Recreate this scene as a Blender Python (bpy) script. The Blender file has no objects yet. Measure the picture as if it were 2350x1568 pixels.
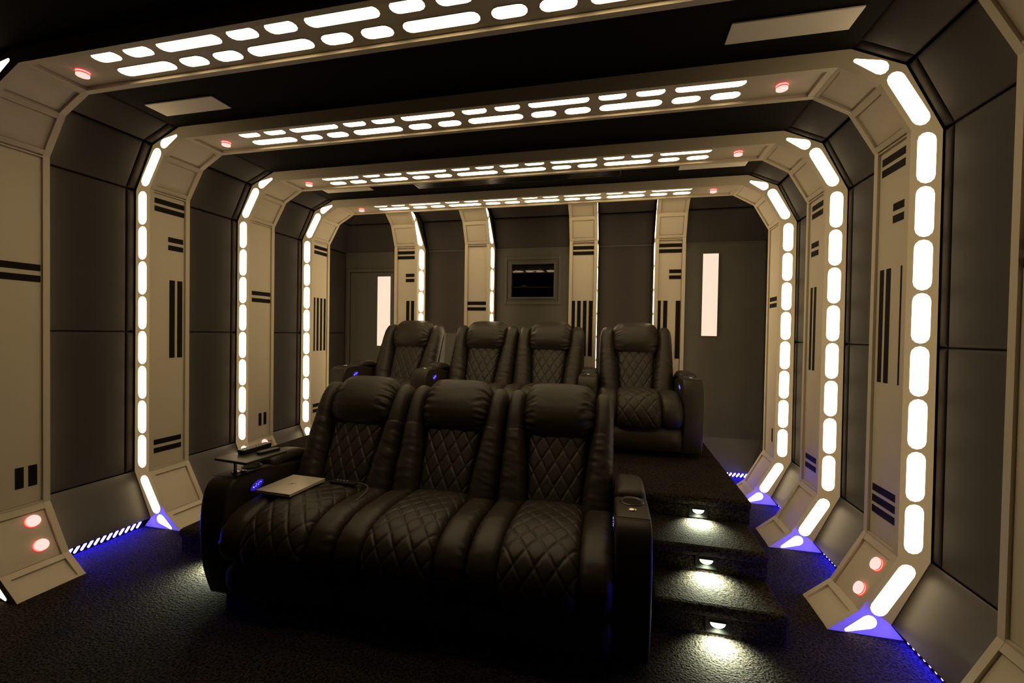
import bpy, bmesh, math, random
from mathutils import Vector, Matrix, noise

random.seed(7)
sc = bpy.context.scene
C = sc.collection

# ------------------------------------------------------------------ camera
cam_d = bpy.data.cameras.new('camera')
cam_d.sensor_fit = 'HORIZONTAL'
cam_d.sensor_width = 36.0
cam_d.lens = 36.0 * 1013.09 / 2350.0
cam_d.clip_start = 0.02
cam = bpy.data.objects.new('camera', cam_d)
C.objects.link(cam)
yaw, pitch, roll = 0.235057, -0.018234, 0.016927
r0 = Vector((math.cos(yaw), math.sin(yaw), 0))
f0 = Vector((-math.sin(yaw), math.cos(yaw), 0))
u0 = Vector((0, 0, 1))
fw = f0 * math.cos(pitch) + u0 * math.sin(pitch)
up = -f0 * math.sin(pitch) + u0 * math.cos(pitch)
rt = r0 * math.cos(roll) + up * math.sin(roll)
uu = -r0 * math.sin(roll) + up * math.cos(roll)
M = Matrix((rt, uu, -fw)).transposed().to_4x4()
M.translation = Vector((0.98772, 0.0, 1.46348))
cam.matrix_world = M
sc.camera = cam

# ------------------------------------------------------------------ world and exposure
world = bpy.data.worlds.new('world')
sc.world = world
world.use_nodes = True
world.node_tree.nodes['Background'].inputs[0].default_value = (0, 0, 0, 1)
sc.view_settings.view_transform = 'Standard'
sc.view_settings.look = 'None'
sc.view_settings.gamma = 1
sc.view_settings.use_curve_mapping = False
sc.view_settings.exposure = 0.0
sc.cycles.max_bounces = 5
sc.cycles.use_light_tree = False
sc.cycles.diffuse_bounces = 3
sc.cycles.adaptive_threshold = 0.02
sc.cycles.glossy_bounces = 3
sc.cycles.transmission_bounces = 4

WARM = (1.0, 0.765, 0.445)
PILL_POWER = 5.9
BEAM_POWER = 8.2
LED_POWER = 160.0
STEP_POWER = 85.0

# ------------------------------------------------------------------ materials
MATS = {}


def new_mat(name):
    m = bpy.data.materials.new(name)
    m.use_nodes = True
    nt = m.node_tree
    b = nt.nodes['Principled BSDF']
    MATS[name] = m
    return m, nt, b


def mat_plain(name, col, rough=0.5, metal=0.0, spec=0.5, bump=None, var=0.0, vscale=6.0):
    """procedural surface: base colour with low noise variation and an optional fine bump (scale, strength)"""
    m, nt, b = new_mat(name)
    b.inputs['Base Color'].default_value = (*col, 1)
    b.inputs['Roughness'].default_value = rough
    b.inputs['Metallic'].default_value = metal
    b.inputs['Specular IOR Level'].default_value = spec
    tc = nt.nodes.new('ShaderNodeTexCoord')
    if var:
        n = nt.nodes.new('ShaderNodeTexNoise')
        n.inputs['Scale'].default_value = vscale
        n.inputs['Detail'].default_value = 2
        mx = nt.nodes.new('ShaderNodeMix')
        mx.data_type = 'RGBA'
        mx.inputs[6].default_value = (*[c * (1 - var) for c in col], 1)
        mx.inputs[7].default_value = (*[min(1, c * (1 + var)) for c in col], 1)
        nt.links.new(tc.outputs['Object'], n.inputs['Vector'])
        nt.links.new(n.outputs['Fac'], mx.inputs[0])
        nt.links.new(mx.outputs[2], b.inputs['Base Color'])
    if bump:
        n2 = nt.nodes.new('ShaderNodeTexNoise')
        n2.inputs['Scale'].default_value = bump[0]
        n2.inputs['Detail'].default_value = 1.5
        bp = nt.nodes.new('ShaderNodeBump')
        bp.inputs['Strength'].default_value = bump[1]
        bp.inputs['Distance'].default_value = bump[2] if len(bump) > 2 else 0.002
        nt.links.new(tc.outputs['Object'], n2.inputs['Vector'])
        nt.links.new(n2.outputs['Fac'], bp.inputs['Height'])
        nt.links.new(bp.outputs['Normal'], b.inputs['Normal'])
    return m


def mat_emit(name, col, power, base=(0.8, 0.8, 0.8)):
    m, nt, b = new_mat(name)
    b.inputs['Base Color'].default_value = (*base, 1)
    b.inputs['Roughness'].default_value = 0.4
    b.inputs['Emission Color'].default_value = (*col, 1)
    b.inputs['Emission Strength'].default_value = power
    return m


mat_plain('ivory', (0.65, 0.57, 0.43), 0.55, spec=0.3, var=0.04, vscale=3)
mat_plain('stripe', (0.012, 0.009, 0.007), 0.7, spec=0.12, var=0.1)
mat_plain('pad', (0.0220, 0.0180, 0.0160), 0.68, spec=0.08, bump=(500, 0.18, 0.001), var=0.10, vscale=2)
mat_plain('basepad', (0.034, 0.029, 0.025), 0.46, spec=0.30, bump=(300, 0.12, 0.001), var=0.2, vscale=3)
mat_plain('backwall', (0.036, 0.032, 0.025), 0.7, spec=0.2, bump=(90, 0.2, 0.002), var=0.18, vscale=4)
mat_plain('ceilingpaint', (0.010, 0.0085, 0.007), 0.9, spec=0.08, var=0.2)
mat_plain('leather', (0.0285, 0.0222, 0.0140), 0.46, spec=0.38, bump=(260, 0.18, 0.0012), var=0.12, vscale=9)
mat_plain('leather_shell', (0.012, 0.011, 0.010), 0.5, spec=0.3, bump=(260, 0.15, 0.001))
mat_plain('thread', (0.012, 0.011, 0.010), 0.6)
mat_plain('chrome', (0.80, 0.78, 0.74), 0.18, metal=1.0)
mat_plain('darkmetal', (0.10, 0.10, 0.10), 0.3, metal=1.0)
mat_plain('blackplastic', (0.012, 0.012, 0.012), 0.35)
mat_plain('table', (0.035, 0.028, 0.020), 0.38, var=0.2, vscale=12)
mat_plain('silver', (0.62, 0.56, 0.46), 0.40, metal=0.15)
mat_plain('greyplastic', (0.16, 0.15, 0.13), 0.45)
mat_plain('button', (0.42, 0.40, 0.35), 0.5)
mat_plain('ceilingpanel', (0.88, 0.82, 0.70), 0.7, var=0.03)
mat_plain('vent', (0.008, 0.008, 0.008), 0.4)
mat_plain('nichepaint', (0.01, 0.01, 0.01), 0.8)
mat_plain('fixture', (0.004, 0.0042, 0.0042), 0.7, spec=0.1)
mat_emit('pill', WARM, PILL_POWER)
mat_emit('beam_pill', WARM, BEAM_POWER)
mat_emit('ledblue', (0.020, 0.014, 1.0), LED_POWER)
mat_emit('lamp_red', (1.0, 0.07, 0.04), 0.9, (0.4, 0.05, 0.03))
mat_emit('lamp_pink', (1.0, 0.68, 0.62), 1.05, (0.3, 0.15, 0.12))
mat_emit('doorlight', (1.0, 0.765, 0.60), 0.93, (0.05, 0.05, 0.05))
mat_emit('steplens', (0.95, 1.0, 0.74), 2.0, (0.1, 0.1, 0.1))
mat_emit('bluelit', (0.05, 0.02, 1.0), 0.40, (0.02, 0.02, 0.1))
mat_emit('bluedot', (0.30, 0.28, 1.0), 1.6)
mat_emit('redled', (1.0, 0.05, 0.02), 2.0)

# carpet: tufted pile
m, nt, b = new_mat('carpet')
b.inputs['Roughness'].default_value = 1.0
b.inputs['Specular IOR Level'].default_value = 0.1
b.inputs['Sheen Weight'].default_value = 0.0
tc = nt.nodes.new('ShaderNodeTexCoord')
n1 = nt.nodes.new('ShaderNodeTexNoise'); n1.inputs['Scale'].default_value = 95; n1.inputs['Detail'].default_value = 2
n2 = nt.nodes.new('ShaderNodeTexNoise'); n2.inputs['Scale'].default_value = 5; n2.inputs['Detail'].default_value = 1
rmp = nt.nodes.new('ShaderNodeValToRGB')
rmp.color_ramp.elements[0].position = 0.34; rmp.color_ramp.elements[0].color = (0.003, 0.0024, 0.0018, 1)
rmp.color_ramp.elements[1].position = 0.66; rmp.color_ramp.elements[1].color = (0.058, 0.046, 0.036, 1)
mx = nt.nodes.new('ShaderNodeMix'); mx.data_type = 'RGBA'; mx.blend_type = 'MULTIPLY'
mx.inputs[0].default_value = 0.55
bp = nt.nodes.new('ShaderNodeBump'); bp.inputs['Strength'].default_value = 0.9; bp.inputs['Distance'].default_value = 0.012
for n in (n1, n2):
    nt.links.new(tc.outputs['Object'], n.inputs['Vector'])
nt.links.new(n1.outputs['Fac'], rmp.inputs['Fac'])
nt.links.new(rmp.outputs['Color'], mx.inputs[6])
nt.links.new(n2.outputs['Fac'], mx.inputs[7])
nt.links.new(mx.outputs[2], b.inputs['Base Color'])
nt.links.new(n1.outputs['Fac'], bp.inputs['Height'])
nt.links.new(bp.outputs['Normal'], b.inputs['Normal'])

# window glass
m, nt, b = new_mat('glass')
b.inputs['Base Color'].default_value = (0.5, 0.5, 0.5, 1)
b.inputs['Roughness'].default_value = 0.02
b.inputs['Transmission Weight'].default_value = 1.0
b.inputs['IOR'].default_value = 1.5

# ------------------------------------------------------------------ object helpers


def tag(o, label=None, cat=None, group=None, kind=None):
    if label: o['label'] = label
    if cat: o['category'] = cat
    if group: o['group'] = group
    if kind: o['kind'] = kind
    return o


def empty(name, label=None, cat=None, group=None, kind=None):
    o = bpy.data.objects.new(name, None)
    o.empty_display_size = 0.1
    C.objects.link(o)
    return tag(o, label, cat, group, kind)


def link_bm(name, bm, mat, parent=None, smooth=False, recenter=True):
    """ONE mesh object from a bmesh; origin at the middle of its bounds' foot, in the parent's frame"""
    bmesh.ops.recalc_face_normals(bm, faces=bm.faces)
    off = Vector((0, 0, 0))
    if recenter and len(bm.verts):
        xs = [v.co.x for v in bm.verts]; ys = [v.co.y for v in bm.verts]; zs = [v.co.z for v in bm.verts]
        off = Vector(((min(xs) + max(xs)) / 2, (min(ys) + max(ys)) / 2, (min(zs) + max(zs)) / 2))
        bmesh.ops.translate(bm, verts=bm.verts, vec=-off)
    me = bpy.data.meshes.new(name)
    bm.to_mesh(me)
    bm.free()
    if smooth:
        for p in me.polygons:
            p.use_smooth = True
    mats = mat if isinstance(mat, (list, tuple)) else [mat]
    for k in mats:
        me.materials.append(MATS[k])
    o = bpy.data.objects.new(name, me)
    C.objects.link(o)
    o['mid'] = list(off)
    if parent is not None:
        o.parent = parent
        po = Vector(parent['mid']) if 'mid' in parent.keys() else Vector((0, 0, 0))
        o.location = off - po
    else:
        o.location = off
    return o


def finish_mid():
    for o in sc.objects:
        if 'mid' in o.keys():
            del o['mid']


def add_hex(bm, p):
    """box from 8 points: p[0..3] one face loop, p[4..7] the opposite"""
    v = [bm.verts.new(q) for q in p]
    for f in ((0, 1, 2, 3), (7, 6, 5, 4), (0, 4, 5, 1), (1, 5, 6, 2), (2, 6, 7, 3), (3, 7, 4, 0)):
        bm.faces.new([v[i] for i in f])
    return v


def add_box(bm, x0, x1, y0, y1, z0, z1):
    return add_hex(bm, [(x0, y0, z0), (x1, y0, z0), (x1, y1, z0), (x0, y1, z0), (x0, y0, z1), (x1, y0, z1), (x1, y1, z1), (x0, y1, z1)])


def box(name, x0, x1, y0, y1, z0, z1, mat, parent=None, bev=0.0, seg=2):
    bm = bmesh.new()
    add_box(bm, x0, x1, y0, y1, z0, z1)
    if bev:
        bmesh.ops.bevel(bm, geom=bm.edges, offset=bev, segments=seg, profile=0.5, affect='EDGES')
    return link_bm(name, bm, mat, parent, smooth=False)


def loft(bm, loops, cap=True, closed=True):
    rows = [[bm.verts.new(p) for p in L] for L in loops]
    n = len(rows[0])
    for a, b_ in zip(rows, rows[1:]):
        for i in range(n if closed else n - 1):
            j = (i + 1) % n
            bm.faces.new((a[i], a[j], b_[j], b_[i]))
    if cap:
        bm.faces.new(rows[0][::-1]); bm.faces.new(rows[-1])
    return rows


def lathe(bm, prof, origin, axis, seg=20):
    """revolve (radius, height) pairs about axis through origin"""
    ax = Vector(axis).normalized()
    t = Vector((1, 0, 0)) if abs(ax.x) < 0.9 else Vector((0, 1, 0))
    e1 = ax.cross(t).normalized(); e2 = ax.cross(e1)
    o = Vector(origin)
    loops = []
    for r, h in prof:
        loops.append([o + ax * h + (e1 * math.cos(2 * math.pi * k / seg) + e2 * math.sin(2 * math.pi * k / seg)) * max(r, 1e-5) for k in range(seg)])
    return loft(bm, loops)


def tube(bm, pts, r, seg=8):
    pts = [Vector(p) for p in pts]
    loops = []
    for i, p in enumerate(pts):
        d = (pts[min(i + 1, len(pts) - 1)] - pts[max(i - 1, 0)]).normalized()
        t = Vector((0, 0, 1)) if abs(d.z) < 0.9 else Vector((1, 0, 0))
        a = d.cross(t).normalized(); b_ = d.cross(a)
        loops.append([p + (a * math.cos(2 * math.pi * k / seg) + b_ * math.sin(2 * math.pi * k / seg)) * r for k in range(seg)])
    loft(bm, loops)


def catmull(pts, n):
    """resample a 2-D polyline smoothly, n points evenly along its length"""
    P = [Vector((p[0], p[1])) for p in pts]
    Q = [P[0] * 2 - P[1]] + P + [P[-1] * 2 - P[-2]]
    fine = []
    for i in range(1, len(Q) - 2):
        a, b_, c, d = Q[i - 1], Q[i], Q[i + 1], Q[i + 2]
        for k in range(16):
            t = k / 16
            fine.append(0.5 * ((2 * b_) + (c - a) * t + (2 * a - 5 * b_ + 4 * c - d) * t * t + (3 * b_ - a - 3 * c + d) * t ** 3))
    fine.append(P[-1])
    L = [0.0]
    for a, b_ in zip(fine, fine[1:]):
        L.append(L[-1] + (b_ - a).length)
    out = []
    j = 0
    for k in range(n):
        s = L[-1] * k / (n - 1)
        while j < len(L) - 2 and L[j + 1] < s:
            j += 1
        t = (s - L[j]) / max(1e-9, L[j + 1] - L[j])
        out.append(fine[j].lerp(fine[j + 1], t))
    return out, L[-1]


def offset_poly(poly, d):
    """move a closed CCW (y, z) polygon inwards by d"""
    n = len(poly)
    out = []
    for i in range(n):
        a = Vector(poly[i - 1]); b_ = Vector(poly[i]); c = Vector(poly[(i + 1) % n])
        e1 = (b_ - a).normalized(); e2 = (c - b_).normalized()
        n1 = Vector((-e1.y, e1.x)); n2 = Vector((-e2.y, e2.x))
        m_ = (n1 + n2)
        m_ = m_ / max(0.4, m_.length_squared) * 2 if m_.length > 1e-6 else n1
        out.append(b_ + m_ * d * 0.5 * 1.0 if False else b_ + (n1 + n2).normalized() * d)
    return out


def sweep_x(bm, poly, x0, x1, r, steps=4):
    """extrude a CCW (y, z) polygon along x with rounded rims of radius r"""
    loops = []
    for k in range(steps + 1):
        a = math.pi / 2 * k / steps
        q = offset_poly(poly, r * (1 - math.sin(a)))
        loops.append([(x0 + r * (1 - math.cos(a)), p[0], p[1]) for p in q])
    for k in range(steps, -1, -1):
        a = math.pi / 2 * k / steps
        q = offset_poly(poly, r * (1 - math.sin(a)))
        loops.append([(x1 - r * (1 - math.cos(a)), p[0], p[1]) for p in q])
    loft(bm, loops)


# ------------------------------------------------------------------ the room profile (radial distance p from the middle, height z)
Q = [(2.045, 0.0), (2.180, 0.116), (2.335, 0.405), (2.332, 2.468), (2.200, 2.701), (2.020, 2.806)]
O = [(2.372, 0.0), (2.317, 0.066), (2.470, 0.398), (2.460, 2.462), (2.303, 2.781), (2.071, 2.887)]
F = O[1:]           # the padded walls run flush with the arches' outer edge
ZC = 2.888          # ceiling
DEP = 0.3086        # depth of an arch
REC = 0.016         # recess of its panels
RIB = 0.033
ARCH_Y = [1.6264, 2.5139, 3.4028, 4.2649]
WALL_Y = 5.09       # face of the back wall
SEAM = 1.43


def off_chain(ch, d):
    """shift an open chain away from the room (into the body) by d"""
    out = []
    for i, p in enumerate(ch):
        ns = []
        for a, b_ in ((i - 1, i), (i, i + 1)):
            if a < 0 or b_ >= len(ch): continue
            e = (Vector(ch[b_]) - Vector(ch[a])).normalized()
            ns.append(Vector((e.y, -e.x)))      # outwards: larger p on the vertical
        n = sum(ns, Vector((0, 0)))
        n = n / n.length_squared * len(ns) if len(ns) == 1 else n * (2.0 / n.length_squared)
        out.append((p[0] + n.x * d, p[1] + n.y * d))
    return out


QD = off_chain(Q, REC)
QD[0] = (QD[0][0], 0.0)


class Frame:
    """maps (p, u, z) of a pillar to its thing's frame"""
    def __init__(self, fn):
        self.fn = fn

    def __call__(self, p, u, z):
        return Vector(self.fn(p, u, z))

    def seg(self, i, t, u, n):
        a = Vector(Q[i]); b_ = Vector(Q[i + 1])
        e = (b_ - a).normalized(); nn = Vector((-e.y, e.x))     # towards the room
        q = a + e * t + nn * n
        return self(q.x, u, q.y)


def seglen(i):
    return (Vector(Q[i + 1]) - Vector(Q[i])).length


def seg_box(name, fr, i, t0, t1, u0, u1, n0, n1, mat, parent):
    bm = bmesh.new()
    add_hex(bm, [fr.seg(i, t0, u0, n0), fr.seg(i, t1, u0, n0), fr.seg(i, t1, u1, n0), fr.seg(i, t0, u1, n0),
                 fr.seg(i, t0, u0, n1), fr.seg(i, t1, u0, n1), fr.seg(i, t1, u1, n1), fr.seg(i, t0, u1, n1)])
    return link_bm(name, bm, mat, parent)


def capsule(a, b_, ra, rb, n=7):
    """outline of two circles and their tangents, as 2-D points"""
    a = Vector(a); b_ = Vector(b_)
    d = b_ - a
    ang = math.atan2(d.y, d.x)
    k = math.acos(max(-1, min(1, (ra - rb) / d.length)))
    pts = []
    for i in range(n):
        t = ang + k + (2 * math.pi - 2 * k) * i / (n - 1)
        pts.append(a + Vector((math.cos(t), math.sin(t))) * ra)
    for i in range(n):
        t = ang - k + (2 * k) * i / (n - 1)
        pts.append(b_ + Vector((math.cos(t), math.sin(t))) * rb)
    return pts


def flat_light(name, pts2, fn, parent, h=0.003, mat='pill'):
    """a shallow lens with the given outline; fn(a, b, lift) places it"""
    bm = bmesh.new()
    lo = [bm.verts.new(fn(p.x, p.y, 0)) for p in pts2]
    hi = [bm.verts.new(fn(p.x, p.y, h)) for p in pts2]
    n = len(pts2)
    bm.faces.new(hi)
    for i in range(n):
        bm.faces.new((lo[i], lo[(i + 1) % n], hi[(i + 1) % n], hi[i]))
    o = link_bm(name, bm, [mat, 'ivory' if mat in ('pill', 'beam_pill') else 'blackplastic'], parent)
    for k, p in enumerate(o.data.polygons):
        p.material_index = 1 if k else 0
    return o


def indicator(fr_pt, axis, r, parent, depth=0.026, label=None):
    """round red lamp of two lit tiers with a groove between"""
    bm = bmesh.new()
    d = depth
    prof = [(r * 1.12, -0.002), (r * 1.12, 0.003), (r, 0.004), (r, d * 0.36), (r * 0.94, d * 0.38), (r * 0.94, d * 0.58), (r, d * 0.60), (r, d * 0.94), (r * 0.92, d), (0, d)]
    lathe(bm, prof, fr_pt, axis, 20)
    seg = 20
    o = link_bm('indicator_lamp', bm, ['lamp_red', 'lamp_pink'], parent)
    for k, p in enumerate(o.data.polygons):
        ring = k // seg
        p.material_index = 1 if ring in (2, 6, 7, 8) or k >= seg * (len(prof) - 1) else 0
    if label: o['label'] = label
    return o


# stripe patterns: (z0, z1, u0, u1)
def hb(zt, zs, u0, u1):
    return [(z - 0.038, z, u0, u1) for z in zs]


FULL = (0.040, 0.270)
TOP2 = (2.42, 2.362)
MID2 = (2.152, 2.091)
ROW2 = (1.822, 1.757)
LOW2 = (0.627, 0.565)
LOW3 = (0.690, 0.632, 0.575)


def bars(zs, u0, u1):
    return [(z - 0.038, z, u0, u1) for z in zs]


def vert(us, z0, z1):
    return [(z0, z1, a, b_) for a, b_ in us]


def pillar(root, fr, stripes, lamps=None, both=False, width=DEP):
    """one upright with its bent head and foot"""
    us = [0.0, RIB, RIB, width - RIB, width - RIB, width]
    bm = bmesh.new()
    chain = [Q, Q, QD, QD, Q, Q]
    body_out = [(2.02, ZC)] + O[::-1]
    loops = []
    for u, ch in zip(us, chain):
        loops.append([fr(p, u, z) for p, z in list(ch) + body_out])
    loft(bm, loops)
    body = link_bm('pillar', bm, 'ivory', root)
    # cross rails
    mid0, mid1 = RIB, width - RIB
    L = [seglen(i) for i in range(5)]
    for i, t0, t1 in ((0, L[0] - 0.034, L[0]), (1, L[1] - 0.036, L[1]), (3, 0.004, 0.032), (3, L[3] - 0.034, L[3]), (4, L[4] - 0.02, L[4]), (2, 0.0, 0.012), (2, L[2] - 0.012, L[2] - 0.004), (0, 0.0, 0.016)):
        seg_box('rail', fr, i, t0, t1, mid0, mid1, -REC - 0.004, -0.001, 'ivory', body)
    # recessed boards between the rails
    for i, t0, t1 in ((0, 0.020, L[0] - 0.038), (1, 0.006, L[1] - 0.041), (2, 0.017, L[2] - 0.018), (3, 0.037, L[3] - 0.039), (4, 0.008, L[4] - 0.026)):
        seg_box('inset_panel', fr, i, t0, t1, mid0 + 0.004, mid1 - 0.004, -REC - 0.003, -REC + 0.004, 'ivory', body)
    # black stripes
    a2 = Q[2][1]
    for z0, z1, u0, u1 in stripes:
        seg_box('stripe', fr, 2, z0 - a2, z1 - a2, u0, u1, -REC, -REC + 0.0058, 'stripe', body)
    if lamps:
        for t, u in lamps:
            a = fr.seg(1, t, u, -REC + 0.003); b_ = fr.seg(1, t, u, 0.1)
            indicator(a, b_ - a, 0.033, body, 0.020, 'glowing red indicator lamp')
    # lights on the narrow face(s)
    sides = [(0.0, -1)] + ([(width, 1)] if both else [])
    for u, sg in sides:
        fn = lambda p, z, h, u=u, sg=sg: fr(p, u + sg * (h - 0.0005), z)
        lp = 'light_panel'
        for k in range(8):
            zt = 2.456 - k * 0.2545
            flat_light(lp, capsule((2.3965, zt - 0.0385 - 0.003), (2.3965, zt - 0.2415 + 0.0385 - 0.003), 0.0385, 0.0385), fn, body)
        flat_light(lp, capsule((2.264, 2.7155), (2.3685, 2.526), 0.0385, 0.0385), fn, body)
        flat_light(lp, capsule((2.198, 2.781), (2.092, 2.826), 0.0345, 0.010), fn, body)
        flat_light(lp, capsule((2.3725, 0.338), (2.2640, 0.142), 0.0375, 0.0375), fn, body)
        flat_light(lp, capsule((2.2235, 0.0685), (2.128, 0.0135), 0.0330, 0.0085), fn, body)
    return body


SHORT, LONG, GAP = 0.156, 0.358, 0.052


def beam(root, order_front, order_back):
    bm = bmesh.new()
    zr = 2.806 + REC + 0.002
    prof = [(0, ZC), (0, 2.806), (RIB, 2.806), (RIB, zr), (DEP - RIB, zr), (DEP - RIB, 2.806), (DEP, 2.806), (DEP, ZC)]
    loft(bm, [[(-2.02, y, z) for y, z in prof], [(2.02, y, z) for y, z in prof]])
    bo = link_bm('beam', bm, 'ivory', root)
    for s in (-1, 1):
        x0, x1 = sorted((s * 1.985, s * 2.0195))
        box('rail', x0, x1, RIB, DEP - RIB, 2.807, zr + 0.004, 'ivory', bo)
    for row, u in ((order_front, 0.081), (order_back, 0.2030)):
        x = -1.626
        for ch in row:
            ln = SHORT if ch == 'S' else LONG
            r = 0.0355
            flat_light('light_panel', capsule((x + r, u), (x + ln - r, u), r, r, 7), lambda a, b_, h: (a, b_, zr + 0.0005 - h), bo, 0.003, 'beam_pill')
            x += ln + GAP
    for s in (-1, 1):
        indicator((s * 1.818, 0.150, zr), (0, 0, -1), 0.029, bo, 0.028, 'glowing red indicator lamp')
    return bo


PAT_A = ('SSLSSLSSLSSL', 'LSSLSSLSSLSS')
PAT_C = ('LSSLSSSSLSSL', 'SSLSSLLSSLSS')
stripes_L = [
    bars(ROW2, *FULL) + vert(((0.154, 0.192), (0.213, 0.253)), 0.52, 0.642),
    bars(TOP2, *FULL) + bars(MID2, 0.145, 0.263) + vert(((0.156, 0.198), (0.218, 0.258)), 1.232, 1.826) + bars(LOW2, 0.03 + 0.005, 0.252),
    bars(ROW2, *FULL) + vert(((0.137, 0.172), (0.198, 0.233)), 0.535, 0.655),
    bars(TOP2, 0.047, 0.270) + vert(((0.038, 0.074), (0.100, 0.134), (0.160, 0.194), (0.222, 0.256)), 1.228, 1.832) + bars(LOW2, 0.035, 0.252),
]
stripes_R = [
    bars(ROW2, *FULL),
    bars(TOP2, 0.037, 0.252) + bars((2.158, 2.097), 0.035, 0.145) + vert(((0.210, 0.244), (0.150, 0.188), (0.035, 0.067)), 1.238, 1.832) + bars(LOW3, 0.036, 0.255),
    bars(TOP2, 0.035, 0.238) + bars(MID2, 0.120, 0.236) + vert(((0.196, 0.228), (0.136, 0.170)), 1.236, 1.830) + bars(LOW2, 0.05, 0.239),
    bars((1.831, 1.774), 0.048, 0.252) + vert(((0.086, 0.114), (0.036, 0.060)), 0.535, 0.655),
]
lamps_L = [((0.088, 0.195), (0.236, 0.195)), None, ((0.088, 0.183), (0.236, 0.183)), None]
lamps_L = [[(0.092, 0.203), (0.240, 0.205)], None, [(0.130, 0.183), (0.284, 0.183)], None]
lamps_R = [None, [(0.081, 0.090), (0.233, 0.091)], None, None]
arch_labels = [
    'off-white arch with pill-shaped lights nearest the camera, cut by both picture edges',
    'off-white lit arch right behind the nearest one, two red lamps on its right foot',
    'off-white lit arch third from the camera, standing beside the carpeted steps',
    'farthest off-white lit arch, just before the back wall',
]

# ------------------------------------------------------------------ setting: floor, ceiling, walls
fl = box('floor', -2.62, 2.62, -2.2, 5.35, -0.06, 0.0, 'carpet')
tag(fl, kind='structure', label='dark brown tufted carpet floor')
ce = box('ceiling', -2.62, 2.62, -2.2, 5.35, ZC, ZC + 0.06, 'ceilingpaint')
tag(ce, kind='structure', label='black painted ceiling between the arches')
wl = box('wall_left', -2.60, -2.50, -2.2, 5.35, 0.0, ZC, 'pad'); tag(wl, kind='structure', label='dark padded left wall')
wr = box('wall_right', 2.50, 2.60, -2.2, 5.35, 0.0, ZC, 'pad'); tag(wr, kind='structure', label='dark padded right wall')
wf = box('wall_front', -2.50, 2.50, -2.2, -2.1, 0.0, ZC, 'ceilingpaint'); tag(wf, kind='structure', label='dark wall behind the camera')

WX0, WX1, WZ0, WZ1 = -0.250, 0.254, 1.894, 2.280     # projection window opening
bm = bmesh.new()
for x0, x1, z0, z1 in ((-2.50, WX0, 0, ZC), (WX1, 2.50, 0, ZC), (WX0, WX1, 0, WZ0), (WX0, WX1, WZ1, ZC)):
    add_box(bm, x0, x1, WALL_Y, WALL_Y + 0.08, z0, z1)
wb = link_bm('wall_back', bm, 'backwall')
tag(wb, kind='structure', label='dark grey-brown back wall behind the rear seats')


def cushion(name, corner, e1, l1, e2, l2, nrm, thick, r, mat, parent, n1=8, n2=8, inset=0.003):
    """padded panel: rectangle spanned by e1*l1, e2*l2 from corner, domed towards nrm with rounded rims"""
    corner = Vector(corner); e1 = Vector(e1); e2 = Vector(e2); nrm = Vector(nrm)

    def ts(l, n):
        a = [0, 0.12, 0.32, 0.62, 1.0]
        s = [k * r for k in a]
        inner = [r + (l - 2 * r - 2 * inset) * k / n for k in range(1, n)]
        tot = l - 2 * inset
        return [inset + q for q in s + inner + [tot - k for k in s[::-1]]]

    def prof(q, l):
        d = min(q - inset, l - inset - q)
        t = max(0, min(1, d / r))
        return math.sqrt(max(0, 1 - (1 - t) ** 2))
    A = ts(l1, n1); B = ts(l2, n2)
    bm = bmesh.new()
    grid = [[bm.verts.new(corner + e1 * a + e2 * b_ + nrm * (thick * min(prof(a, l1), prof(b_, l2)) + 0.0)) for b_ in B] for a in A]
    base = [[bm.verts.new(corner + e1 * a + e2 * b_ - nrm * 0.004) for b_ in (B[0], B[-1])] for a in (A[0], A[-1])]
    for i in range(len(A) - 1):
        for j in range(len(B) - 1):
            bm.faces.new((grid[i][j], grid[i + 1][j], grid[i + 1][j + 1], grid[i][j + 1]))
    bm.faces.new([base[0][0], base[0][1], base[1][1], base[1][0]])
    bm.faces.new([base[0][0], base[1][0]] + [grid[i][0] for i in range(len(A) - 1, -1, -1)])
    bm.faces.new([base[0][1], base[1][1]] + [grid[i][-1] for i in range(len(A) - 1, -1, -1)])
    bm.faces.new([base[0][0], base[0][1]] + [grid[0][j] for j in range(len(B) - 1, -1, -1)])
    bm.faces.new([base[1][0], base[1][1]] + [grid[-1][j] for j in range(len(B) - 1, -1, -1)])
    return link_bm(name, bm, mat, parent, smooth=True)


def wall_frame(side):
    if side == 'L': return lambda p, w, z: Vector((-p, w, z))
    if side == 'R': return lambda p, w, z: Vector((p, w, z))
    return lambda p, w, z: Vector((w, WALL_Y - (2.465 - p), z))      # back wall: w runs along x


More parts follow.
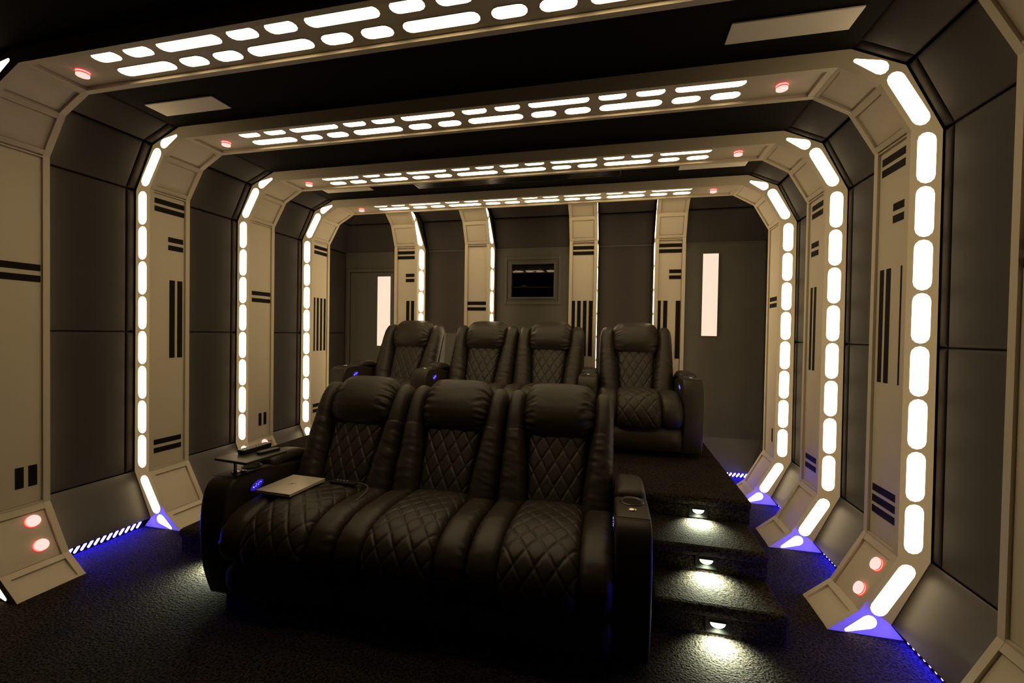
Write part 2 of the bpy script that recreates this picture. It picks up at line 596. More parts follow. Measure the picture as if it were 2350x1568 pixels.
def padded_bay(fn, w0, w1, parent, skip=(), strip=0.0):
    """the padded panels of one bay, from its sloped foot to the ceiling; strip = width of the narrow bolsters at the w1 end"""
    segs = [('base_panel', F[0], F[1]), ('padded_panel', F[1], (2.465, SEAM)), ('padded_panel', (2.465, SEAM), F[2]), ('padded_panel', F[2], F[3]), ('padded_panel', F[3], F[4])]
    for k, (nm, a, b_) in enumerate(segs):
        if k in skip: continue
        spans = [(nm, w0, w1)]
        if strip and k:
            spans = [(nm, w0, w1 - strip), ('bolster', w1 - strip, w1 - 0.001)]
        for nm2, wa, wb_ in spans:
            A = fn(a[0], wa, a[1]); B = fn(b_[0], wa, b_[1]); W = fn(a[0], wb_, a[1])
            e1 = (B - A); l1 = e1.length; e1 = e1 / l1
            e2 = (W - A); l2 = e2.length; e2 = e2 / l2
            n = e1.cross(e2).normalized()
            if n.dot(Vector((0, 2.0, 1.4)) - A) < 0: n = -n
            if nm2 == 'bolster':
                cushion(nm2, A - n * 0.020, e1, l1, e2, l2, n, 0.022, 0.026, 'pad', parent, 6, 3, 0.003)
            else:
                cushion(nm2, A - n * (0.014 if k else 0.004), e1, l1, e2, l2, n, 0.014 if k else 0.004, 0.024 if k else 0.005, 'pad' if k else 'basepad', parent, 6, 6, 0.002 if k else 0.0)


bays = [(ARCH_Y[i] + DEP, ARCH_Y[i + 1]) for i in range(3)] + [(ARCH_Y[3] + DEP, WALL_Y - 0.004)]
for side, par in (('L', wl), ('R', wr)):
    fn = wall_frame(side)
    for k, (a, b_) in enumerate(bays):
        padded_bay(fn, a, b_, par, strip=0.062 if k < 3 else 0)

# ------------------------------------------------------------------ back wall panels, door, lit strips and projection window
PIL_Y = 4.805
PIL_W = 0.295
PIL_X = [-1.4730, -0.5880, 0.6080, 1.4975]
fnB = wall_frame('B')
xs = [-2.46] + [v for c in PIL_X for v in (c - PIL_W / 2, c + PIL_W / 2)] + [2.46]
for k in range(5):
    a, b_ = xs[2 * k], xs[2 * k + 1]
    if k in (1, 3):
        padded_bay(fnB, a, b_, wb)
    elif k == 2:
        padded_bay(fnB, a, b_, wb, skip=(1, 2))
    else:
        padded_bay(fnB, a, b_, wb, skip=(1, 2))

# door in the left corner
door = box('door_1', -2.387, -1.776, WALL_Y - 0.016, WALL_Y - 0.002, 0.40, 2.209, 'backwall', None, 0.004)
tag(door, kind='structure', label='dark door in the left corner of the back wall with a tall lit pane')
for x0, x1, z0, z1 in ((-2.432, -2.395, 0.40, 2.254), (-1.768, -1.73, 0.40, 2.254), (-2.395, -1.768, 2.217, 2.254)):
    box('door_frame', x0, x1, WALL_Y - 0.024, WALL_Y - 0.002, z0, z1, 'backwall', door, 0.003)
o = box('lit_pane', -1.995, -1.817, WALL_Y - 0.021, WALL_Y - 0.015, 1.279, 2.157, 'doorlight', door)
o['label'] = 'tall glowing pinkish-white pane'
# lit strip window on the right
w2 = box('window_2', 1.853, 2.014, WALL_Y - 0.012, WALL_Y - 0.001, 1.468, 2.353, 'backwall')
tag(w2, kind='structure', label='tall glowing strip window on the right of the back wall')
o = box('pane', 1.857, 2.010, WALL_Y - 0.018, WALL_Y - 0.011, 1.472, 2.349, 'doorlight', w2)
# flat boards left and right of the projection window and beside the door
for x0, x1, z0, z1 in ((1.66, 2.44, 2.462, 2.474),):
    box('seam_trim', x0, x1, WALL_Y - 0.01, WALL_Y, z0, z1, 'backwall', wb, 0.002)

w1 = empty('window_1', kind='structure', label='dark square projection window with a raised frame in the back wall')
y = WALL_Y
for nm, g0, g1, dy in (('frame', 0.0, 0.022, 0.014), ('frame', 0.052, 0.088, 0.010)):
    for x0, x1, z0, z1 in ((WX0 - g1, WX0 - g0, WZ0 - g1, WZ1 + g1), (WX1 + g0, WX1 + g1, WZ0 - g1, WZ1 + g1), (WX0 - g0, WX1 + g0, WZ1 + g0, WZ1 + g1), (WX0 - g0, WX1 + g0, WZ0 - g1, WZ0 - g0)):
        box(nm, x0, x1, y - dy, y + 0.001, z0, z1, 'backwall', w1, 0.003)
bm = bmesh.new()
gx0, gx1, gz0, gz1, gt = WX0 + 0.001, WX1 - 0.001, WZ0 + 0.001, WZ1 - 0.001, 0.0075
add_hex(bm, [(gx0, y + 0.018, gz0), (gx1, y + 0.018, gz0), (gx1, y + 0.024, gz0), (gx0, y + 0.024, gz0), (gx0, y + 0.018 + gt, gz1), (gx1, y + 0.018 + gt, gz1), (gx1, y + 0.024 + gt, gz1), (gx0, y + 0.024 + gt, gz1)])
gp = link_bm('pane', bm, 'glass', w1)
gp['label'] = 'dark reflecting glass pane'
bm = bmesh.new()
for x0, x1, y0, y1, z0, z1 in ((WX0 - .2, WX0 - .18, y + .08, y + .6, 1.7, 2.5), (WX1 + .18, WX1 + .2, y + .08, y + .6, 1.7, 2.5), (WX0 - .18, WX1 + .18, y + .58, y + .6, 1.7, 2.5), (WX0 - .18, WX1 + .18, y + .08, y + .58, 1.7, 1.72), (WX0 - .18, WX1 + .18, y + .08, y + .58, 2.48, 2.5)):
    add_box(bm, x0, x1, y0, y1, z0, z1)
link_bm('niche', bm, 'nichepaint', w1)
box('shelf', WX0 - .17, WX1 + .17, y + .25, y + .57, 2.03, 2.045, 'greyplastic', w1)
for k, x in enumerate((-0.185, -0.165, -0.145)):
    box('small_jar', x - .007, x + .007, y + .3, y + .315, 2.046, 2.066 + 0.004 * (k % 2), 'silver', w1, 0.002)
bm = bmesh.new(); lathe(bm, [(0.003, 0), (0.003, 0.004), (0, 0.005)], (0.0, y + .5, 2.30), (0, -1, 0), 8)
link_bm('standby_light', bm, 'redled', w1)

# ------------------------------------------------------------------ the arches
for k, ya in enumerate(ARCH_Y):
    root = empty('light_arch', arch_labels[k], 'arch', 'lit arches across the room')
    pillar(root, Frame(lambda p, u, z: (-p, u, z)), stripes_L[k], lamps_L[k], both=True)
    pillar(root, Frame(lambda p, u, z: (p, u, z)), stripes_R[k], lamps_R[k], both=True)
    beam(root, *(PAT_C if k == 2 else PAT_A))
    root.location = (0, ya, 0)

# ------------------------------------------------------------------ pilasters on the back wall
W4 = ((0.030, 0.070), (0.085, 0.121), (0.137, 0.173), (0.190, 0.228), )
pil_stripes = [
    bars(TOP2, 0.030, 0.265) + bars(MID2, 0.140, 0.258) + vert(((0.150, 0.190), (0.212, 0.252)), 1.232, 1.83),
    bars(ROW2, 0.028, 0.262),
    bars(TOP2, 0.038, 0.262) + vert(((0.030, 0.068), (0.092, 0.130), (0.154, 0.192), (0.216, 0.256)), 1.232, 1.83),
    bars(TOP2, 0.036, 0.258) + bars(MID2, 0.140, 0.257) + vert(((0.028, 0.065), (0.090, 0.130), (0.212, 0.256)), 1.232, 1.83),
]
pil_labels = [
    'off-white lit pilaster on the back wall beside the dark door, leftmost of four',
    'off-white lit pilaster with a single pair of stripes, left of the projection window',
    'off-white lit pilaster with four long upright stripes, right of the projection window',
    'off-white lit pilaster with three long upright stripes, rightmost of four',
]
for k, xc in enumerate(PIL_X):
    root = empty('light_pilaster', pil_labels[k], 'pilaster', 'lit pilasters on the back wall')
    stretch = lambda p: (p - 2.332) * (1.75 if p > 2.332 else 0.72)
    pillar(root, Frame(lambda p, u, z: (u - PIL_W / 2, stretch(p), z)), pil_stripes[k], None, both=True, width=PIL_W)
    for sg in (-1, 1):
        bm = bmesh.new()
        pr = [(stretch(2.45), 0.4), (stretch(2.45), 2.46), (stretch(2.30), 2.78), (stretch(2.30), ZC - 0.002), (WALL_Y - PIL_Y - 0.004, ZC - 0.002), (WALL_Y - PIL_Y - 0.004, 0.4)]
        xa, xb = sorted((sg * (PIL_W / 2 - 0.012), sg * (PIL_W / 2 - 0.05)))
        loft(bm, [[(xa, p[0], p[1]) for p in pr], [(xb, p[0], p[1]) for p in pr]])
        link_bm('side_cheek', bm, 'pad', root)
    root.location = (xc, PIL_Y, 0)

# ------------------------------------------------------------------ ceiling panels and slot vent
for (x0, x1, y0, y1, lab) in (
        (-1.977, -1.455, 2.213, 2.357, 'pale rectangular ceiling panel on the left, before the second arch'),
        (1.461, 1.984, 2.193, 2.340, 'pale rectangular ceiling panel on the right, before the second arch'),
        (-1.95, -1.428, 3.865, 4.010, 'pale rectangular ceiling panel on the left, before the farthest arch'),
        (1.461, 1.980, 3.865, 4.010, 'pale rectangular ceiling panel on the right, before the farthest arch')):
    root = empty('ceiling_panel', lab, 'ceiling panel', 'pale ceiling panels')
    xc, yc = (x0 + x1) / 2, (y0 + y1) / 2
    hx, hy = (x1 - x0) / 2, (y1 - y0) / 2
    box('cover', -hx, hx, -hy, hy, -0.010, -0.003, 'ceilingpanel', root, 0.0015)
    box('backing', -hx + .01, hx - .01, -hy + .01, hy - .01, -0.003, 0.0, 'vent', root)
    root.location = (xc, yc, ZC)
root = empty('ceiling_vent', 'long black slot vent in the ceiling before the farthest arch', 'vent')
box('frame', -0.955, 0.955, 0.062, 0.075, -0.012, 0.0, 'darkmetal', root)
box('frame', -0.955, 0.955, -0.075, -0.062, -0.012, 0.0, 'darkmetal', root)
for s in (-1, 1):
    xa, xb = sorted((s * 0.955, s * 0.968))
    box('frame', xa, xb, -0.075, 0.075, -0.012, 0.0, 'darkmetal', root)
box('backing', -0.955, 0.955, -0.062, 0.062, -0.003, 0.0, 'vent', root)
for k in range(4):
    yy = -0.042 + 0.028 * k
    box('slat', -0.955, 0.955, yy - 0.006, yy + 0.006, -0.010, -0.003, 'darkmetal', root)
root.location = (0.02, 3.965, ZC)

# ------------------------------------------------------------------ blue LED strips at the foot of the walls
bay_words = ['between the nearest and second arch', 'between the second and third arch', 'between the third and farthest arch', 'between the farthest arch and the back wall']


def led_strip(length, root):
    """runs along +x, faces -y; slanted lenses on a dark carrier"""
    box('carrier', 0, length, 0.0, 0.006, 0.0, 0.052, 'blackplastic', root)
    n = int(length / 0.0375)
    for i in range(n):
        x = 0.014 + (length - 0.028) * (i + 0.5) / n
        flat_light('led_lens', capsule((x - 0.010, 0.013), (x + 0.010, 0.039), 0.0085, 0.0085, 5), lambda a, b_, h: (a, -h, b_), root, 0.003, 'ledblue')


for side, sg in (('left', -1), ('right', 1)):
    for k, (a, b_) in enumerate(bays):
        if k == 3 and side == 'right': b2 = 5.0
        else: b2 = b_
        root = empty('led_strip', 'blue LED strip under the %s wall, %s' % (side, bay_words[k]), 'LED strip', 'blue LED strips under the walls')
        ln = min(b2, 4.98) - a - 0.02
        led_strip(ln, root)
        if sg < 0:
            root.location = (-2.375, a + 0.01, 0); root.rotation_euler = (0, 0, math.pi / 2)
        else:
            root.location = (2.375, a + 0.01 + ln, 0); root.rotation_euler = (0, 0, -math.pi / 2)
root = empty('led_strip', 'blue LED strip along the floor of the back wall, right corner', 'LED strip', 'blue LED strips under the walls')
led_strip(0.66, root)
root.location = (1.68, 5.005, 0)

# ------------------------------------------------------------------ carpeted platform and steps
PZ = 0.447


def step_profile(y0, y1, z, nose=0.022, r=0.03):
    pts = [(y1, 0.0), (y1, z)]
    for i in range(7):
        a = math.pi / 2 + math.pi * i / 6 * 0.95
        pts.append((y0 - nose + r + r * math.cos(a), z - r + r * math.sin(a)))
    pts += [(y0, z - 2 * r - 0.004), (y0, 0.0)]
    return pts


plat = empty('carpeted_platform', 'dark carpeted platform with steps on both sides, carrying the rear seats', 'platform')


def carpet_block(name, x0, x1, y0, y1, z, parent):
    bm = bmesh.new()
    sweep_x(bm, step_profile(y0, y1, z), x0, x1, 0.022, 4)
    return link_bm(name, bm, 'carpet', parent, smooth=False)


carpet_block('deck', -1.93, 1.815, 3.0, 4.590, PZ, plat)
carpet_block('step', 1.185, 1.80, 2.305, 2.998, 0.156, plat)
bm = bmesh.new()


def upper_step(x0, x1):
    prof = [(p[0], max(p[1], 0.157)) for p in step_profile(2.612, 2.998, 0.303)]
    b2 = bmesh.new()
    sweep_x(b2, prof, x0, x1, 0.022, 4)
    return link_bm('step', b2, 'carpet', plat)


upper_step(1.185, 1.80)
carpet_block('step', -1.77, -1.20, 2.285, 2.998, 0.156, plat)
upper_step(-1.77, -1.20)

# step lights
for (x, y, zc, lab) in (
        (1.507, 3.0, 0.352, 'small hooded step light on the top riser, right of the front sofa'),
        (1.487, 2.612, 0.222, 'small hooded step light on the middle riser, right of the front sofa'),
        (1.487, 2.305, 0.066, 'small hooded step light on the lowest riser, right of the front sofa'),
        (-1.36, 2.285, 0.066, 'small step light low behind the left arm of the front sofa')):
    root = empty('step_light', lab, 'step light', 'step lights')
    box('faceplate', -0.058, 0.058, -0.014, -0.001, -0.040, 0.044, 'fixture', root, 0.003)
    # half-round lens, flat side up
    pts = [Vector((0.035 * math.cos(math.pi + math.pi * i / 12), 0.026 * math.sin(math.pi + math.pi * i / 12) + 0.013)) for i in range(13)]
    flat_light('lens', pts, lambda a, b_, h: (a, -0.0142 - h, b_), root, 0.002, 'steplens')
    bm = bmesh.new()
    add_hex(bm, [(-0.040, -0.014, 0.014), (0.040, -0.014, 0.014), (0.038, -0.017, 0.014), (-0.038, -0.017, 0.014), (-0.040, -0.014, 0.020), (0.040, -0.014, 0.020), (0.034, -0.018, 0.018), (-0.034, -0.018, 0.018)])
    link_bm('hood', bm, 'fixture', root)
    ld = bpy.data.lights.new('step_lamp', 'SPOT')
    ld.energy = STEP_POWER
    ld.color = (0.88, 1.0, 0.70)
    ld.spot_size = math.radians(142)
    ld.spot_blend = 1.0
    ld.shadow_soft_size = 0.012
    lo = bpy.data.objects.new('step_lamp', ld)
    C.objects.link(lo)
    lo.parent = root
    lo.location = (0, -0.034, 0.0)
    lo.rotation_euler = (math.radians(-24), 0, 0)
    root.location = (x, y, zc)

# ------------------------------------------------------------------ leather recliners


def nz(x, y, z):
    return noise.noise(Vector((x, y, z)))


def path_pad(name, path, xa, xb, bulge, parent, ns=40, nx=24, depth=0.05, power=2.6, quilt=None, wrinkle=0.0, seed=0.0, flip=1, end_r=0.06, mat='leather', gather=0.0, gside=0):
    """upholstered pad: a (y, z) path swept between xa(s) and xb(s), domed across and rounded at both ends.
    quilt = (diamond width, diamond length, groove depth)"""
    pts, L = catmull(path, ns)
    loops = []
    for k, p in enumerate(pts):
        s = k / (ns - 1)
        d = (pts[min(k + 1, ns - 1)] - pts[max(k - 1, 0)]).normalized()
        n = Vector((-d.y, d.x)) * flip
        x0 = xa(s) if callable(xa) else xa
        x1 = xb(s) if callable(xb) else xb
        de = min(s, 1 - s) * L
        te = max(0.0, min(1.0, de / end_r))
        endf = math.sqrt(max(0.0, 1 - (1 - te) ** 2))
        row = []
        for j in range(nx + 1):
            q = 2 * j / nx - 1
            q = math.copysign(1 - (1 - abs(q)) ** 1.35, q)
            x = (x0 + x1) / 2 + (x1 - x0) / 2 * q
            dome = max(0.0, 1 - abs(q) ** power) ** 0.6
            h = -depth + (depth + bulge) * dome * (0.25 + 0.75 * endf) if not quilt else -depth + (depth + bulge) * (max(0.0, 1 - abs(q) ** 9) ** 0.5) * (0.2 + 0.8 * endf) + bulge * 0.5 * (1 - q * q)
            lc = s * L
            if quilt:
                a = x / quilt[0] + lc / quilt[1]
                b_ = x / quilt[0] - lc / quilt[1]
                da = abs(a - round(a)) * quilt[0]; db = abs(b_ - round(b_)) * quilt[0]
                dm = min(da, db)
                h += quilt[2] * (-1.0 * math.exp(-(dm / 0.0042) ** 2) + 0.45 * min(1.0, (da * db) / (quilt[0] * 0.22) ** 2))
            if wrinkle:
                edge = abs(q) ** 2
                w_ = nz(x * 9 + seed, lc * 34, seed * 1.7) * 0.6 + nz(x * 20 + seed, lc * 70 + x * 25, seed) * 0.4
                h += wrinkle * w_ * (0.25 + 1.0 * edge)
            if gather:
                gq = max(0.0, abs(q) - 0.55) / 0.45
                if gside: gq = max(0.0, q * gside - 0.4) / 0.6
                rid = math.sin(lc * 170 + 9 * nz(lc * 14 + seed, x * 6, seed)) * 0.7 + nz(lc * 60, x * 12, seed)
                h += gather * rid * gq * (1 - 0.4 * gq) * endf
            h += 0.0025 * nz(x * 7 + seed, lc * 7, 3.1 + seed)
            row.append((x, p.x + n.x * h, p.y + n.y * h))
        for q in (x1 - 0.004, x0 + 0.004):
            row.append((q, p.x - n.x * (depth + 0.012), p.y - n.y * (depth + 0.012)))
        loops.append(row)
    bm = bmesh.new()
    loft(bm, loops)
    return link_bm(name, bm, mat, parent, smooth=True)


SEAT_PATH = [(0.60, 0.475), (0.46, 0.495), (0.30, 0.510), (0.14, 0.515), (0.02, 0.500), (-0.06, 0.465), (-0.105, 0.405), (-0.115, 0.340), (-0.090, 0.285), (-0.040, 0.255)]
FOOT_PATH = [(0.0, 0.262), (-0.035, 0.235), (-0.062, 0.185), (-0.062, 0.125), (-0.035, 0.070), (0.0, 0.050)]
BACK_PATH = [(0.470, 0.455), (0.512, 0.60), (0.566, 0.76), (0.615, 0.90), (0.640, 0.97)]
HEAD_PATH = [(0.690, 0.842), (0.655, 0.850), (0.618, 0.885), (0.592, 0.945), (0.592, 1.000), (0.615, 1.058), (0.664, 1.106), (0.725, 1.128), (0.770, 1.102), (0.788, 1.040), (0.788, 0.970)]
WING_LO = [(0.462, 0.455), (0.492, 0.560), (0.530, 0.680), (0.570, 0.800), (0.592, 0.862), (0.605, 0.890)]
WING_HI = [(0.588, 0.850), (0.604, 0.900), (0.628, 0.970), (0.662, 1.035), (0.708, 1.070), (0.755, 1.058), (0.782, 1.005), (0.785, 0.930)]
SHELL = [(0.60, 0.30), (0.78, 0.06), (0.81, 0.30), (0.81, 0.80), (0.81, 1.00), (0.80, 1.05), (0.77, 1.05), (0.735, 1.00), (0.66, 0.80), (0.58, 0.50)]



def lean(path):
    """recline the upright parts a little further"""
    return [(y_ + 0.11 * max(0.0, min(1.0, (z_ - 0.46) / 0.62)), z_ - 0.030 * max(0.0, min(1.0, (z_ - 0.46) / 0.62))) for y_, z_ in path]


BACK_PATH, HEAD_PATH, WING_LO, WING_HI = lean(BACK_PATH), lean(HEAD_PATH), lean(WING_LO), lean(WING_HI)
SHELL = [(y_ + 0.09 * max(0.0, min(1.0, (z_ - 0.46) / 0.62)), z_ - 0.030 * max(0.0, min(1.0, (z_ - 0.46) / 0.62))) for y_, z_ in SHELL]


def seat(root, xc, s, sd):
    """one recliner place, s wide: base, footrest, seat cushion, backrest"""
    q = 0.182            # half width of the quilted middle
    e = s / 2 - 0.003
    x_ = lambda v: xc + v
    # seat cushion: quilted middle + side bolsters
    sea = path_pad('seat_cushion', SEAT_PATH, x_(-q), x_(q), 0.022, root, ns=150, nx=92, depth=0.05, quilt=(0.094, 0.118, 0.0062), seed=sd, end_r=0.05, flip=-1)
    sea['label'] = 'seat cushion quilted in diamonds'
    for sg in (-1, 1):
        a, b_ = sorted((sg * (q - 0.006), sg * e))
        path_pad('seat_bolster', [(p[0] + 0.012, p[1] + 0.004) for p in SEAT_PATH], x_(a), x_(b_), 0.016, sea, ns=84, nx=22, depth=0.04, power=3.6, wrinkle=0.007, gather=0.009, gside=sg, seed=sd + sg * 2.3, flip=-1)
    path_pad('footrest', FOOT_PATH, x_(-e), x_(e), 0.014, root, ns=30, nx=28, depth=0.03, power=8, wrinkle=0.003, seed=sd + 5, end_r=0.03, flip=-1)
    # backrest: shell, quilted panel, headrest, wings
    bm = bmesh.new()
    sweep_x(bm, SHELL, x_(-e), x_(e), 0.022, 4)
    back = link_bm('backrest', bm, 'leather_shell', root)
    path_pad('quilted_panel', BACK_PATH, lambda t: x_(-(0.150 + 0.035 * t)), lambda t: x_(0.150 + 0.035 * t), 0.018, back, ns=118, nx=84, depth=0.04, quilt=(0.083, 0.145, 0.0055), seed=sd + 9, end_r=0.03)
    path_pad('headrest', HEAD_PATH, x_(-0.222), x_(0.222), 0.050, back, ns=72, nx=48, depth=0.055, power=4.5, wrinkle=0.007, gather=0.017, seed=sd + 11, end_r=0.05)
    for sg in (-1, 1):
        f1 = lambda t, sg=sg: x_(sg * (0.146 + 0.052 * t))
        f2 = lambda t, sg=sg: x_(sg * e)
        lo_, hi_ = (f1, f2) if sg > 0 else (f2, f1)
        path_pad('wing', WING_LO, lo_, hi_, 0.062, back, ns=60, nx=22, depth=0.05, power=2.8, wrinkle=0.017, seed=sd + 13 + sg, end_r=0.012)
        f3 = lambda t, sg=sg: x_(sg * (0.198 + 0.012 * math.sin(math.pi * t)))
        lo_, hi_ = (f3, f2) if sg > 0 else (f2, f3)
        path_pad('wing', WING_HI, lo_, hi_, 0.058, back, ns=52, nx=22, depth=0.05, power=2.8, wrinkle=0.004, gather=0.005, seed=sd + 17 + sg, end_r=0.012)


ARM_TOP = 0.662


def arm(root, xc, a, controls=(), cup=True, post=False):
    """armrest block, its raised rear pad, cup holder, power button and side control panels"""
    poly = [(0.83, 0.03), (0.83, 0.50), (0.62, 0.60), (0.30, ARM_TOP - 0.012), (0.27, ARM_TOP)]
    fr_ = [(0.06, ARM_TOP), (0.015, ARM_TOP - 0.012), (-0.022, ARM_TOP - 0.048), (-0.044, ARM_TOP - 0.115), (-0.055, ARM_TOP - 0.21), (-0.054, ARM_TOP - 0.32), (-0.040, 0.20), (-0.015, 0.10), (0.010, 0.03)]
    sm, _ = catmull(fr_, 26)
    poly = [(p[0], p[1]) for p in poly] + [(p.x, p.y) for p in sm]
    bm = bmesh.new()
    sweep_x(bm, poly, xc - a / 2, xc + a / 2, 0.016, 4)
    body = link_bm('armrest', bm, 'leather', root, smooth=False)
    for p in body.data.polygons:
        p.use_smooth = len(p.vertices) == 4
    path_pad('arm_pad', [(0.295, ARM_TOP - 0.03), (0.300, ARM_TOP + 0.008), (0.335, ARM_TOP + 0.018), (0.44, ARM_TOP + 0.024), (0.56, ARM_TOP + 0.008), (0.68, ARM_TOP - 0.045), (0.80, ARM_TOP - 0.14)], xc - a / 2 + 0.001, xc + a / 2 - 0.001, 0.016, body, ns=40, nx=20, depth=0.03, power=5, seed=xc, end_r=0.02, flip=1)
    # seam along the front edge of the top plate
    bm = bmesh.new()
    tube(bm, [(xc - a / 2 + 0.006, 0.026, ARM_TOP - 0.003), (xc + a / 2 - 0.006, 0.026, ARM_TOP - 0.003)], 0.002, 6)
    link_bm('seam', bm, 'thread', body)
    if cup:
        bm = bmesh.new()
        c = (xc + 0.003, 0.215, ARM_TOP)
        lathe(bm, [(0.056, -0.002), (0.056, 0.003), (0.053, 0.006), (0.049, 0.005), (0.047, 0.0025), (0.045, 0.002), (0.0, 0.0015)], c, (0, 0, 1), 28)
        o = link_bm('cup_holder', bm, ['darkmetal', 'stripe'], body, smooth=False)
        for k, p in enumerate(o.data.polygons):
            p.material_index = 1 if (k // 28) >= 5 else 0  # flat inner disc is coloured black for the shade of a hollow cup
    bm = bmesh.new()
    lathe(bm, [(0.019, -0.002), (0.019, 0.003), (0.015, 0.006), (0.0, 0.0075)], (xc + (0.0 if not post else 0.035), 0.115, ARM_TOP), (0, 0, 1), 16)
    link_bm('power_button', bm, 'chrome', body, smooth=True)
    for sg in controls:
        xf = xc + sg * a / 2
        bm = bmesh.new()
        n = 20
        loops = []
        for rr, hh in ((1.0, -0.001), (1.0, 0.003), (0.88, 0.005), (0.86, 0.004)):
            loops.append([(xf + sg * hh, 0.165 + 0.054 * rr * math.cos(2 * math.pi * i / n), 0.575 + 0.026 * rr * math.sin(2 * math.pi * i / n) + 0.012 * rr * math.cos(2 * math.pi * i / n)) for i in range(n)])
        loft(bm, loops)
        pn = link_bm('control_panel', bm, ['blackplastic', 'bluelit'], body)
        pn['label'] = 'oval control panel lit blue'
        for k, p in enumerate(pn.data.polygons):
            p.material_index = 1 if k >= 2 * n else 0
        # the buttons share the panel's mesh neighbourhood as one raised set per panel
        bm = bmesh.new()
        for dy, dz, r in ((-0.024, -0.006, 0.0048), (-0.008, -0.004, 0.0030), (-0.004, 0.006, 0.0030), (0.010, 0.000, 0.0030), (0.014, 0.010, 0.0026), (0.028, 0.010, 0.0034)):
            lathe(bm, [(r, 0.003), (r, 0.006), (0, 0.007)], (xf, 0.165 + dy, 0.575 + dz), (sg, 0, 0), 8)
        link_bm('control_buttons', bm, 'bluedot', body)
    return body


def base_block(root, x0, x1):
    bm = bmesh.new()
    sweep_x(bm, [(0.78, 0.05), (0.78, 0.44), (0.02, 0.43), (0.0, 0.24), (0.0, 0.05)], x0, x1, 0.01, 2)
    link_bm('base', bm, 'leather_shell', root)
    for x in (x0 + 0.06, x1 - 0.06):
        for y_ in (0.08, 0.70):
            bm = bmesh.new()
            lathe(bm, [(0.026, 0.0), (0.030, 0.052)], (x, y_, 0.0), (0, 0, 1), 12)
            link_bm('foot', bm, 'blackplastic', root)


# front sofa: three places between two arms
SF, AF = 0.664, 0.156
sofa = empty('recliner_sofa', 'black leather three-seat recliner sofa with quilted seats, in the foreground', 'sofa')
half = 1.5 * SF + AF
base_block(sofa, -half + 0.02, half - 0.02)
for i in range(3):
    seat(sofa, (i - 1) * SF, SF, 3.7 * i + 0.4)
arm(sofa, -half + AF / 2, AF, controls=(1,), post=True)
arm(sofa, half - AF / 2, AF, controls=(-1,))
sofa.location = (-0.002, 1.955, 0)
sofa.rotation_euler = (0, 0, math.radians(1.2))

# rear row: single, pair, single with four arms
SB, AB = 0.705, 0.158
rowb = empty('recliner_row', 'black leather row of four recliners on the carpeted platform, behind the sofa', 'recliners')
arms_x = [-(SB + AB / 2) - SB - AB, -(SB + AB / 2), SB + AB / 2, SB + AB / 2 + SB + AB]
base_block(rowb, arms_x[0], arms_x[3])
for i, xc in enumerate(((arms_x[0] + arms_x[1]) / 2, -SB / 2, SB / 2, (arms_x[2] + arms_x[3]) / 2)):
    seat(rowb, xc, SB, 20 + 3.1 * i)
for i, xa_ in enumerate(arms_x):
    arm(rowb, xa_, AB, controls=((1,), (1,), (), (-1,))[i])
rowb.location = (-0.045, 3.865, PZ)
rowb.rotation_euler = (0, 0, math.radians(0.7))

# ------------------------------------------------------------------ things on the front sofa
# swivel tray table on the left arm
tt = empty('tray_table', 'dark swivel tray table on a metal post on the left arm of the front sofa', 'tray table')
box('tabletop', -0.118, 0.118, -0.135, 0.135, 0.073, 0.088, 'table', tt, 0.004)
bm = bmesh.new(); lathe(bm, [(0.024, 0.0), (0.024, 0.004), (0.012, 0.006), (0.0095, 0.010), (0.0095, 0.064), (0.0, 0.064)], (-0.035, -0.075, 0), (0, 0, 1), 16)
link_bm('post', bm, 'chrome', tt, smooth=False)
box('bracket', -0.085, 0.015, -0.105, -0.03, 0.062, 0.074, 'blackplastic', tt, 0.002)
tt.location = (-1.030, 2.095, ARM_TOP - 0.001)
tt.rotation_euler = (0, 0, math.radians(-6))
TZ = ARM_TOP + 0.087


def remote(name, label, L, W, H, body_mat, face_mat, rows, cols, loc, rot, tilt=0.0):
    r_ = empty(name, label, 'remote', 'remotes on the tray table')
    bm = bmesh.new()
    prof = [(-W / 2, H * 0.55), (-W / 2 * 0.8, 0.0), (W / 2 * 0.8, 0.0), (W / 2, H * 0.55), (W / 2 * 0.94, H), (-W / 2 * 0.94, H)]
    loops = []
    for t, k in ((0, 0.75), (0.03, 0.93), (0.12, 1.0), (0.85, 0.92), (0.97, 0.82), (1, 0.65)):
        loops.append([(x * k, -L / 2 + L * t, max(0, z) if t not in (0, 1) else H * 0.3 + z * 0.6) for x, z in prof])
    loft(bm, loops)
    link_bm('body', bm, body_mat, r_)
    box('faceplate', -W * 0.36, W * 0.36, -L * 0.40, L * 0.42, H - 0.001, H + 0.0012, face_mat, r_, 0.0004)
    for i in range(rows):
        for j in range(cols):
            x = (j - (cols - 1) / 2) * W * 0.22
            y_ = -L * 0.34 + L * 0.70 * i / max(1, rows - 1)
            box('button', x - W * 0.07, x + W * 0.07, y_ - L * 0.017, y_ + L * 0.017, H + 0.001, H + 0.003, 'button' if face_mat != 'button' else 'blackplastic', r_, 0.0004)
    r_.location = loc
    r_.rotation_euler = (tilt, 0, rot)
    return r_


remote('remote_control', 'larger grey-faced remote control lying on the tray table', 0.20, 0.058, 0.026, 'blackplastic', 'button', 8, 3, (-1.073, 2.165, TZ + 0.0005), math.radians(-4))
remote('remote_control', 'smaller black remote control lying beside the grey-faced one', 0.128, 0.042, 0.013, 'blackplastic', 'greyplastic', 7, 3, (-0.975, 2.160, TZ + 0.0005), math.radians(-15))

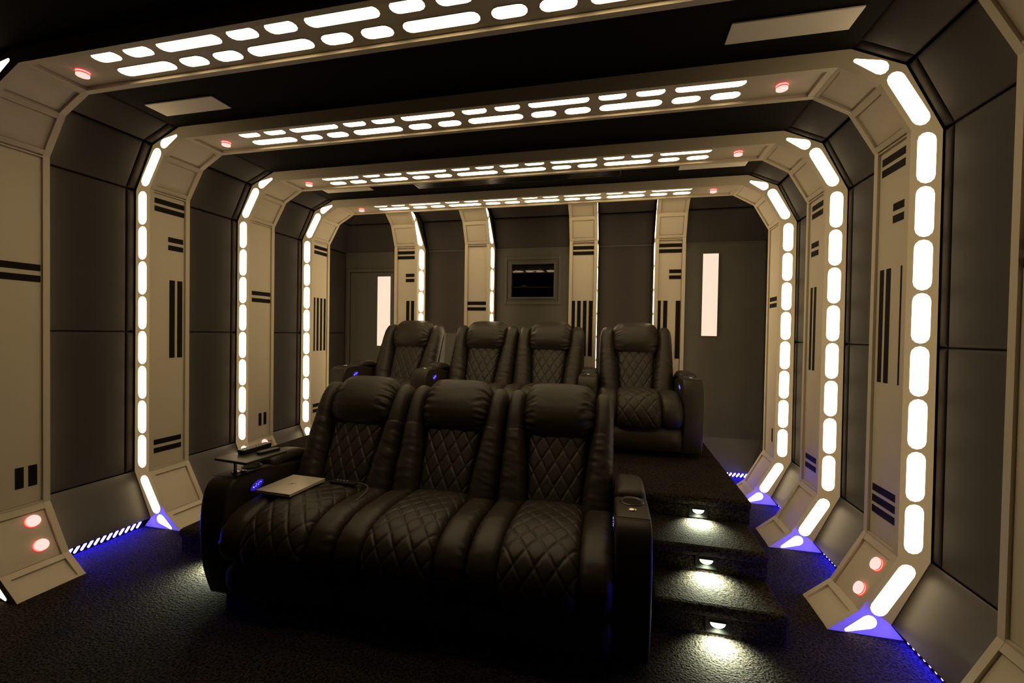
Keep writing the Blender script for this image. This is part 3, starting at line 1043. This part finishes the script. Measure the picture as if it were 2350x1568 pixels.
# laptop, closed
lt = empty('laptop', 'closed silver laptop lying on the left seat of the front sofa', 'laptop')
box('base', -0.116, 0.116, -0.142, 0.142, 0.0, 0.010, 'silver', lt, 0.003)
lid = box('lid', -0.116, 0.116, -0.142, 0.142, 0.0115, 0.017, 'silver', lt, 0.002)
bm = bmesh.new()
for (x0, y0, x1, y1) in ((-0.022, -0.006, -0.006, -0.010), (-0.006, -0.010, 0.012, 0.012), (0.012, 0.012, 0.024, 0.010), (-0.012, 0.004, 0.002, 0.010), (0.002, 0.010, 0.006, -0.012)):
    d = Vector((x1 - x0, y1 - y0, 0)).normalized(); nn = Vector((-d.y, d.x, 0)) * 0.0011
    a = Vector((x0, y0, 0)); b_ = Vector((x1, y1, 0))
    add_hex(bm, [a - nn + Vector((0, 0, 0.0168)), b_ - nn + Vector((0, 0, 0.0168)), b_ + nn + Vector((0, 0, 0.0168)), a + nn + Vector((0, 0, 0.0168)),
                 a - nn + Vector((0, 0, 0.0176)), b_ - nn + Vector((0, 0, 0.0176)), b_ + nn + Vector((0, 0, 0.0176)), a + nn + Vector((0, 0, 0.0176))])
lg = link_bm('logo', bm, 'blackplastic', lid)
lg['label'] = 'small dark slanted-stroke logo'
lt.location = (-0.835, 2.182, 0.552)
lt.rotation_euler = (0, 0, math.radians(-2.5))

# corded handset beside the laptop
hs = empty('corded_handset', 'slim black corded handset with small lights beside the laptop', 'handset')
box('body', -0.085, 0.085, -0.026, 0.026, 0.0, 0.014, 'blackplastic', hs, 0.004)
box('edge_strip', -0.084, 0.084, -0.0275, -0.0255, 0.004, 0.010, 'darkmetal', hs)
for k in range(4):
    bm = bmesh.new(); lathe(bm, [(0.0045, 0), (0.0045, 0.0015), (0, 0.002)], (-0.05 + 0.022 * k, 0.004, 0.0135), (0, 0, 1), 8)
    link_bm('button', bm, 'silver', hs)
bm = bmesh.new()
cp, _ = catmull([(0.085, 0.0), (0.12, 0.0), (0.17, -0.02), (0.205, -0.07), (0.215, -0.13), (0.222, -0.20)], 18)
tube(bm, [(p.x, p.y, 0.012 - 0.02 * (i / 17) ** 2) for i, p in enumerate(cp)], 0.0028, 6)
link_bm('cord', bm, 'greyplastic', hs)
hs.location = (-0.600, 2.345, 0.541)
hs.rotation_euler = (0, 0, math.radians(-2))

finish_mid()
